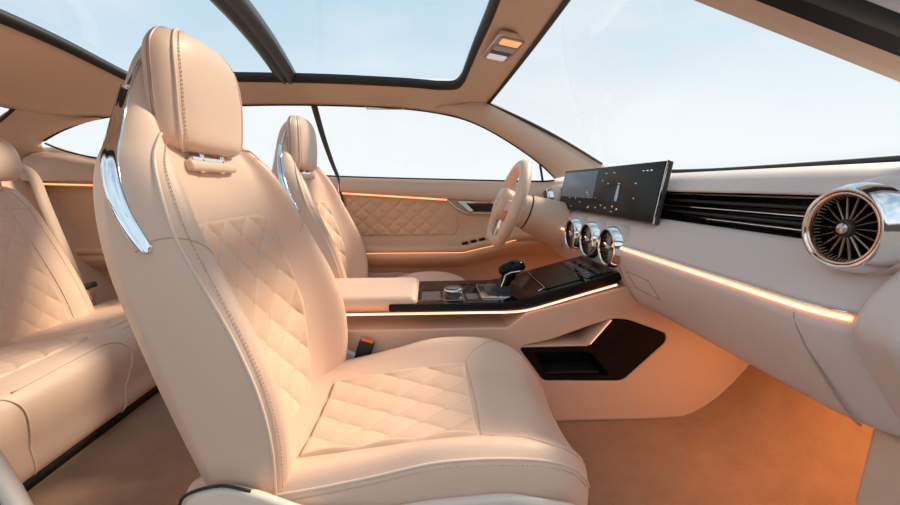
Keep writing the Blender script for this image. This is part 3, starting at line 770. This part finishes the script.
def make_seat(name, label, cat):
    t = thing(name, label, cat, (0, 0, 0))
    # backrest shell
    NS, NV = 88, 110
    bk = obj('backrest', grid([[bsec(j/NS, i/NV) for j in range(NS)] for i in range(NV+1)], closed=True, cap=True), LEATHER, t)
    vz = v_of_z; a = 2.6/22
    qb, tb = quilt(bsec, -a, a, vz(.155), vz(.545), 120, 170, .265, .40, 4, 5, .045, amp=.0062, off=.0015, shrink=lambda j: .80+.20*min(1, j/.5))
    obj('quilted_insert', qb, QUILT, bk); 
    if len(tb.verts): obj('insert_stitching', tb, THREAD, bk)
    for sg in (1, -1):
        s5 = (5.1/22)*sg; s4 = (4.75/22)*sg
        seam(bsec, [(s5, vz(.14)), (s5, vz(.3)), (s5, vz(.45)), (s5*1.02, vz(.56)), (s5*.96, vz(.63)), (s5*.82, vz(.663)), (s5*.70, vz(.668))], .0022, PIPING, 'side_piping', bk)
        sb = bmesh.new(); seam_st(sb, bsec, [(s4, vz(.14)), (s4, vz(.3)), (s4, vz(.45)), (s4*1.0, vz(.56)), (s4*.95, vz(.625)), (s4*.82, vz(.655))])
        obj('side_stitching', sb, THREAD, bk)
        # seam across the shoulder to the bolster
        seam(bsec, [(6.6/22*sg, vz(.525)), (6.0/22*sg, vz(.537)), (5.2/22*sg, vz(.54)), (4.4/22*sg, vz(.53)), (3.6/22*sg, vz(.505))], .0009, THREAD, 'bolster_seam', bk, off=.0002)
        # polished blade along the side, narrow above and wide below
        rows = []
        path = smooth_path([(5.2/22*sg, vz(.803), .0012), (5.5/22*sg, vz(.780), .0018), (6.0/22*sg, vz(.75), .0024), (6.4/22*sg, vz(.725), .0034)], 24)
        for p in path:
            c, n_ = on(bsec, p.x, p.y, 0); c2, _ = on(bsec, p.x+.004, p.y, 0); s_ = (c2-c).normalized()
            rows.append([c-s_*p.z-n_*.002, c-s_*p.z*.9+n_*.003, c-s_*p.z*.2+n_*.0048, c+s_*p.z*.4+n_*.0045, c+s_*p.z*.9+n_*.0025, c+s_*p.z-n_*.002])
        obj('upper_chrome_strip', grid(rows, closed=True, cap=True), CHROME, bk)
        rows = []
        path = smooth_path([(6.55/22*sg, vz(.725), .004), (6.8/22*sg, vz(.69), .0065), (6.85/22*sg, vz(.65), .0085), (6.8/22*sg, vz(.61), .010), (6.65/22*sg, vz(.575), .0105), (6.45/22*sg, vz(.55), .0105), (6.3/22*sg, vz(.532), .009), (6.25/22*sg, vz(.524), .003)], 44)
        for p in path:
            c, n_ = on(bsec, p.x, p.y, 0); c2, _ = on(bsec, p.x+.004, p.y, 0); s_ = (c2-c).normalized()
            z_ = p.z
            rows.append([c-s_*z_*1.1-n_*.006, c-s_*z_*.95+n_*.003, c-s_*z_*.5+n_*.0085, c+s_*z_*.0+n_*.0060, c+s_*z_*.5+n_*.0030, c+s_*z_*.92+n_*.0035, c+s_*z_*1.1-n_*.006])
        cb_ = obj('chrome_blade', grid(rows, closed=True, cap=True), CHROME, bk)
    # headrest
    HR = [(.650, .070, -.358, -.374), (.654, .094, -.347, -.380), (.666, .109, -.338, -.384), (.70, .115, -.335, -.387), (.74, .116, -.333, -.388), (.78, .111, -.335, -.388), (.802, .098, -.340, -.385), (.817, .074, -.348, -.382), (.823, .034, -.358, -.378)]
    def hsec(s, v):
        z, w_, xf, xr = spl(HR, v*(len(HR)-1)); xr -= .004; xm = (xf+xr)/2; h_ = (xf-xr)/2
        a_ = 2*PI*s; c_, s_ = math.cos(a_), math.sin(a_); e_ = .62
        return Vector((xm+h_*math.copysign(abs(c_)**.75, c_)-(.010*(abs(s_)**3)*(1 if c_ > 0 else 0)), w_*math.copysign(abs(s_)**e_, s_), z))
    hd = obj('headrest', grid([[hsec(j/72, i/50) for j in range(72)] for i in range(51)], closed=True, cap=True), LEATHER, t)
    for sg in (1, -1):
        k_ = .132*sg
        obj('headrest_piping', tube([on(hsec, k_, .04+.92*i/60, .0006)[0] for i in range(61)], .0019, n=8), PIPING, hd)
        sb = bmesh.new(); A = [on(hsec, k_-.022*sg, .05+.90*i/60, .001) for i in range(61)]; stitches(sb, [x[0] for x in A], [x[1] for x in A])
        obj('headrest_stitching', sb, THREAD, hd)
    for y in (-.030, .030): obj('headrest_post', tube([(-.355, y, .62), (-.358, y, .665)], .005, n=12), CHROME, hd)
    gd = obj('headrest_guide', box((-.362, 0, .630), (.030, .140, .016)), LEATHER, t, bevel=.006)
    obj('guide_chrome_bar', box((-.356, -.012, .6405), (.008, .095, .007)), CHROME, gd, bevel=.0015)
    # cushion
    cu = obj('cushion', grid([[csec(j/NS, i/90) for j in range(NS)] for i in range(91)], closed=True, cap=True), LEATHER, t)
    def v_of_x(x):
        lo, hi = 0, 1
        for _ in range(30):
            m_ = (lo+hi)/2
            if spl(CR, m_*(len(CR)-1))[0] < x: lo = m_
            else: hi = m_
        return lo
    vx = v_of_x
    Sc = lambda u, v: csec(v, vx(u))
    a = 2.35/22
    qb, tb = quilt(lambda u, v: csec(-v, vx(u)), -.205, .075, -a, a, 130, 110, .28, .255, 3, 4, .006, amp=.0058, off=.0032, ref=(0, 0, -3))
    obj('quilted_insert', qb, QUILT, cu); obj('insert_stitching', tb, THREAD, cu)
    for sg in (1, -1):
        seam(csec, [(5.15/22*sg, vx(-.30)), (5.15/22*sg, vx(-.1)), (5.15/22*sg, vx(.1)), (5.2/22*sg, vx(.18)), (5.6/22*sg, vx(.225)), (6.5/22*sg, vx(.25))], .0022, PIPING, 'side_piping', cu)
        sb = bmesh.new(); seam_st(sb, csec, [(5.55/22*sg, vx(-.28)), (5.55/22*sg, vx(-.1)), (5.55/22*sg, vx(.1)), (5.6/22*sg, vx(.18)), (6.0/22*sg, vx(.225))])
        obj('side_stitching', sb, THREAD, cu)
        seam(csec, [(2.4/22*sg, vx(.075)), (3.2/22*sg, vx(.10)), (4.0/22*sg, vx(.15)), (4.3/22*sg, vx(.20)), (4.4/22*sg, vx(.235))], .0009, THREAD, 'bolster_seam', cu, off=.0002)
    seam(csec, [(-2.4/22, vx(.078)), (0, vx(.082)), (2.4/22, vx(.078))], .0012, THREAD, 'front_seam', cu, off=.0002)
    seam(csec, [(-2.4/22, vx(-.208)), (0, vx(-.208)), (2.4/22, vx(-.208))], .0012, THREAD, 'rear_seam', cu, off=.0002)
    # plastic shell with recliner hump
    bs = obj('seat_base', prism(round_poly([(-.30, .03), (.20, .03), (.235, .10), (.215, .140), (.12, .150), (-.165, .150), (-.30, .15)], .02), -.222, .222), PLAST, t, bevel=.008)
    for sg in (1, -1):
        p_ = round_poly([(-.300, .05), (-.315, .20), (-.300, .224), (-.262, .232), (-.222, .222), (-.16, .192), (-.06, .188), (.0, .198), (.10, .204), (.20, .180), (.225, .12), (.20, .05)], .02)
        obj('side_trim', prism(p_, .224*sg, .2385*sg), PLAST, t, bevel=.009, seg=4)
    for sg in (1, -1): obj('recliner_gap', tube(smooth_path([(-.318, .236*sg, .19), (-.305, .237*sg, .222), (-.262, .237*sg, .2345), (-.225, .237*sg, .2255)], 20), .0022, n=6), BLACK, bs)
    for x in (-.2, .12):
        for y in (-.17, .17): obj('seat_rail', box((x, y, .017), (.16, .03, .030)), BLACK, t, bevel=.003)
    return t
seat1 = make_seat('front_seat', 'large cream front seat nearest the camera with peach quilting and chrome side blade', 'seat')
seat1.location = (0, -.36, 0)
def dup(root, loc, label):
    r = root.copy(); COL.objects.link(r); r.location = loc; r['label'] = label
    for ch in list(root.children):
        c = ch.copy(); COL.objects.link(c); c.parent = r
        for g in list(ch.children):
            d = g.copy(); COL.objects.link(d); d.parent = c
    return r
seat2 = dup(seat1, (-.062, .362, 0), 'smaller looking driver seat behind the armrest, facing the steering wheel')
seat1['group'] = seat2['group'] = 'front seats'
# buckle beside the near seat
bk = thing('seat_belt_buckle', 'black buckle with orange button between the near front seat and console', 'buckle', (-.172, -.1335, .17))
M = Matrix.Rotation(math.radians(18), 4, 'Y')
bm = box((0, 0, .03), (.036, .018, .075)); bm.transform(M); obj('buckle_housing', bm, BLACK, bk, bevel=.004)
bm = box((0, 0, .069), (.030, .0145, .006)); bm.transform(M); obj('release_button', bm, ORANGE, bk, bevel=.002)
bm = box((0, 0, -.04), (.02, .006, .08)); bm.transform(M); obj('buckle_stalk', bm, BLACK, bk, bevel=.002)

# ------------------------------------------------------------------ rear bench
rb = thing('rear_bench_seat', 'cream quilted rear bench seat at the left with soft rounded cushion', 'rear seat', (-1.1, 0, 0))
RO = Vector((-1.1, 0, 0))
def robj(name, bm, m, parent=None, **k):
    for v in bm.verts: v.co -= RO
    return obj(name, bm, m, parent or rb, **k)
def rsec(s, v):      # cushion: v along y, s around
    y = -.60+1.17*v; k = 1 - max(0, (abs(y+.015)-.53)/.055)**2*.35 if abs(y+.015) > .53 else 1
    g = .006*math.exp(-((y+.30)/.02)**2)+.0*math.exp(-((y-.0)/.02)**2)     # groove between the two places
    fx = -.800+.12*max(0, (y-.02)/.55)**1.4*0
    pts = [(fx+.0, .026), (fx+.006-g, .09), (fx+.004-g, .155), (fx-.012-g, .192), (fx-.045, .212-g), (fx-.10, .212-g), (fx-.20, .196-g), (fx-.34, .172-g), (fx-.46, .155-g), (fx-.50, .10), (fx-.45, .03), (fx-.2, .02)]
    x, z = spc(pts, (s % 1.0)*12)
    cx, cz = -1.03, .10
    return Vector((cx+(x-cx)*k, y, cz+(z-cz)*k))
robj('bench_cushion', grid([[rsec(j/60, i/90) for j in range(60)] for i in range(91)], closed=True, cap=True), LEATHER)
def rtop(y0, y1, name):
    qb, tb = quilt(lambda u, v: rsec(u, (v+.60)/1.17), 4.6/12, 7.6/12, y0, y1, 90, 90, .32, abs(y1-y0), 3, 4, .03, amp=.005, off=.001, ref=(-1, 0, -3))
    p = robj('quilted_insert', qb, QUILT)
    if len(tb.verts): robj('insert_stitching', tb, THREAD).parent = p
    else: tb.free()
rtop(.46, .03, 0); rtop(-.02-.0, -.28, 0); rtop(-.32, -.56, 0)
def rseam(pts, r=.002, m=PIPING):
    P_ = smooth_path([(*q, 0) for q in pts], 60); o = []
    for p in P_:
        c = rsec(p.x, (p.y+.60)/1.17); c0 = Vector((-1.03, p.y, .10)); o.append(c+(c-c0).normalized()*.0008)
    robj('cushion_piping', tube(o, r, n=8), m)
rseam([(3.3/12, -.60), (3.3/12, -.32)]); rseam([(3.3/12, -.28), (3.5/12, -.1), (3.4/12, -.035), (2.7/12, -.005), (1.8/12, -.005), (.7/12, -.05), (.1/12, -.07)])
rseam([(3.6/12, -.315), (3.0/12, -.295), (2.2/12, -.283), (1.2/12, -.285), (.2/12, -.30)])
rseam([(4.0/12, .04), (4.0/12, .3), (4.1/12, .48)])
# backrest
def rb2(s, v):
    y = -.58+.925*v; k = 1-max(0, (abs(y+.1175)-.4275)/.035)**2*.3 if abs(y+.08) > .465 else 1
    pts = [(-1.165, .13), (-1.170, .18), (-1.195, .27), (-1.235, .37), (-1.275, .46), (-1.310, .53), (-1.345, .577), (-1.385, .597), (-1.43, .59), (-1.44, .5), (-1.38, .3), (-1.28, .12), (-1.20, .10)]
    x, z = spc(pts, (s % 1.0)*13); cx, cz = -1.32, .38
    bol = .022*math.exp(-((y-.29)/.05)**2)+.0*y
    return Vector((cx+(x-cx)*k+bol*(1 if s % 1 < .5 else 0), y, cz+(z-cz)*k))
robj('bench_backrest', grid([[rb2(j/60, i/90) for j in range(60)] for i in range(91)], closed=True, cap=True), LEATHER)
for y0, y1 in ((.245, -.02), (-.05, -.36)):
    qb, tb = quilt(lambda u, v: rb2(u, (v+.58)/.925), .4/13, 5.0/13, y0, y1, 150, 110, .40, abs(y1-y0), 4.5, 4, .03, amp=-.0055, off=-.0005) if 0 else quilt(lambda u, v: rb2(v, (u+.58)/.925), y1, y0, .6/13, 4.7/13, 110, 150, abs(y1-y0), .36, 4, 4.5, .03, amp=.0055, off=.001, ref=(-3, 0, -.5))
    p = robj('quilted_insert', qb, QUILT); robj('insert_stitching', tb, THREAD).parent = p
def bseam(pts, r=.0018, m=PIPING):
    P_ = smooth_path([(*q, 0) for q in pts], 60); o = []
    for p in P_:
        c = rb2(p.x, (p.y+.58)/.925); c0 = Vector((-1.32, p.y, .38)); o.append(c+(c-c0).normalized()*.0008)
    robj('backrest_piping', tube(o, r, n=8), m)
bseam([(.2/13, .256), (2/13, .256), (4/13, .256), (5.5/13, .256)]); bseam([(5.0/13, .335), (5.0/13, .2), (5.0/13, -.3)]); bseam([(.3/13, .312), (3/13, .312), (5/13, .308), (6/13, .30)])
robj('bench_plinth', prism([(-.803, .0), (-.803, .024), (-1.2, .024), (-1.2, .0)], -.60, .57), BLACK)
def rear_head(label, y, w=.10):
    t = thing('rear_headrest', label, 'headrest', (-1.325, y, .668))
    rows = []
    for z, ww, h_ in ((-.055, .05, .012), (-.045, .085, .030), (-.02, .100, .042), (.02, .102, .046), (.055, .092, .040), (.075, .07, .026), (.082, .03, .01)):
        rows.append([(h_*math.cos(a)-.12*z, ww*w/.1*math.copysign(abs(math.sin(a))**.7, math.sin(a)), z) for a in [2*PI*j/40 for j in range(40)]])
    obj('head_pad', grid([[Vector(spl([r[j] for r in rows], q*6/24)) for j in range(40)] for q in range(25)], closed=True, cap=True), LEATHER, t)
    for s in (-.035, .035): obj('headrest_post', tube([(.0, s, -.085), (0, s, -.03)], .005, n=8), CHROME, t)
rear_head('rounded rear headrest at the left edge above the bench backrest', .235)
# belt
bt = thing('rear_seat_belt', 'cream seat belt hanging over the far end of the rear bench backrest', 'seat belt', (-1.4, .46, .62))
BO = Vector((-1.4, .46, .62))
def ribbon(P_, wv, th=.0016):
    rows = []
    for i, p in enumerate(P_):
        a = P_[max(0, i-1)]; b = P_[min(len(P_)-1, i+1)]; t = (b-a).normalized()
        s = (Vector(wv)-t*t.dot(Vector(wv))).normalized(); n = t.cross(s)
        rows.append([p+s*.021+n*th, p-s*.021+n*th, p-s*.021-n*th, p+s*.021-n*th])
    return grid([[q-BO for q in r] for r in rows], closed=True, cap=True)
BP = smooth_path([(-1.53, .51, .672), (-1.467, .50, .668), (-1.423, .49, .627), (-1.392, .48, .531), (-1.338, .46, .387), (-1.285, .44, .249), (-1.242, .43, .156), (-1.235, .43, .12)], 40)
obj('webbing', ribbon(BP, (.1, 1, 0)), mat('belt_webbing', (.55, .42, .35), .7, bump=.5, bscale=1500), bt)
bm = box((-1.250-BO.x, .437-BO.y, .238-BO.z), (.020, .064, .020), Matrix.Rotation(math.radians(-20), 4, 'Y')); bt1 = obj('belt_tongue', bm, BLACK, bt, bevel=.006)
bm = box((-1.238-BO.x, .432-BO.y, .208-BO.z), (.006, .022, .040), Matrix.Rotation(math.radians(-20), 4, 'Y')); obj('tongue_plate', bm, CHROME, bt1, bevel=.002)
bk2 = thing('rear_belt_buckle', 'small black and orange buckle lying in the fold of the rear bench', 'buckle', (-1.10, -.085, .195))
obj('buckle_housing', box((0, 0, .012), (.03, .06, .022)), BLACK, bk2, bevel=.004); obj('release_button', box((.004, -.002, .0235), (.02, .045, .004)), ORANGE, bk2, bevel=.001)

# ------------------------------------------------------------------ overhead console
oc = thing('overhead_light_console', 'chrome framed overhead console with orange and white lamps above the windscreen', 'overhead console', (.20, .16, .985))
def sq(p): return p
OZ = .9665
cpts = [(.178, .272), (.252, .252), (.272, .108), (.198, .128)]
def oprism(k0, z0, z1, kk=1.0):
    c = Vector((sum(p[0] for p in cpts)/4, sum(p[1] for p in cpts)/4))
    return c
OB = [(-.031, -.078), (.031, -.078), (.031, .078), (-.031, .078)]
MO = Matrix.Translation((.014, .006, .003)) @ Matrix.Scale(1.24, 4) @ Matrix.Rotation(math.radians(8), 4, 'Y') @ Matrix.Rotation(math.radians(7), 4, 'Z')
def oo(name, poly, z0, z1, m, r=.01, **k):
    bm = prism(round_poly(poly, r), z0, z1, axis='z'); bm.transform(MO); return obj(name, bm, m, oc, **k)
oo('chrome_frame', [(a*1.08, b*1.05) for a, b in OB], -.004, .006, CHROME, .014, bevel=.002)
oo('panel', [(a*.98, b*.98) for a, b in OB], -.006, .0, mat('taupe_panel', (.42, .33, .28), .35), .012, bevel=.002)
oo('courtesy_lamp', [(-.022, -.030-.040), (.022, -.070), (.022, -.038), (-.022, -.038)], -.0075, -.003, LAMPO, .005, bevel=.001)
oo('switch_bank', [(-.024, -.030), (.024, -.030), (.024, .000), (-.024, .000)], -.009, -.003, BRUSH, .004, bevel=.0015)
oo('switch_bank', [(-.024, .004), (.024, .004), (.024, .026), (-.024, .026)], -.008, -.003, SATIN, .004, bevel=.0015)
oo('reading_lamp', [(-.022, .032), (.022, .032), (.022, .068), (-.022, .068)], -.0075, -.003, LAMPW, .005, bevel=.001)
# folded grab handle outline on the far roof edge
gh = round_poly([(-.245, .575), (-.10, .580), (-.10, .606), (-.245, .606)], .010)
o = obj('grab_handle', tube([(x, y, zroof(x, y)-.028-.24*(y-.59)) for x, y in gh], .0022, closed=True, n=8), HEAD)
tag(o, 'folded cream grab handle on the roof edge above the driver window', 'handle')

# ------------------------------------------------------------------ ambient lamps the cabin has under dashboard and seats
def lamp(name, label, loc, e_, col, size, rot):
    t = thing(name, label, 'lamp', loc)
    obj('lamp_lens', box((0, 0, .0), (size[0], size[1], .004)), LAMPO, t, bevel=.001)
    d = bpy.data.lights.new(name+'_light', 'AREA'); d.shape = 'RECTANGLE'; d.size, d.size_y = size; d.energy = e_; d.color = col
    o = bpy.data.objects.new(name+'_light', d); COL.objects.link(o); o.parent = t; o.location = (0, 0, -.006)
    t.rotation_euler = rot
    return t
lamp('footwell_lamp', 'orange footwell lamp under the passenger side of the dashboard', (.69, -.44, .306), 1.0, (1, .45, .17), (.10, .30), (0, 0, 0))
lamp('footwell_lamp', 'orange footwell lamp under the driver side of the dashboard', (.69, .38, .306), .5, (1, .45, .17), (.10, .30), (0, 0, 0))
lamp('underseat_lamp', 'orange lamp under the near front seat lighting the rear floor', (-.33, -.36, .06), .35, (1, .42, .13), (.04, .20), (0, math.radians(-50), 0))
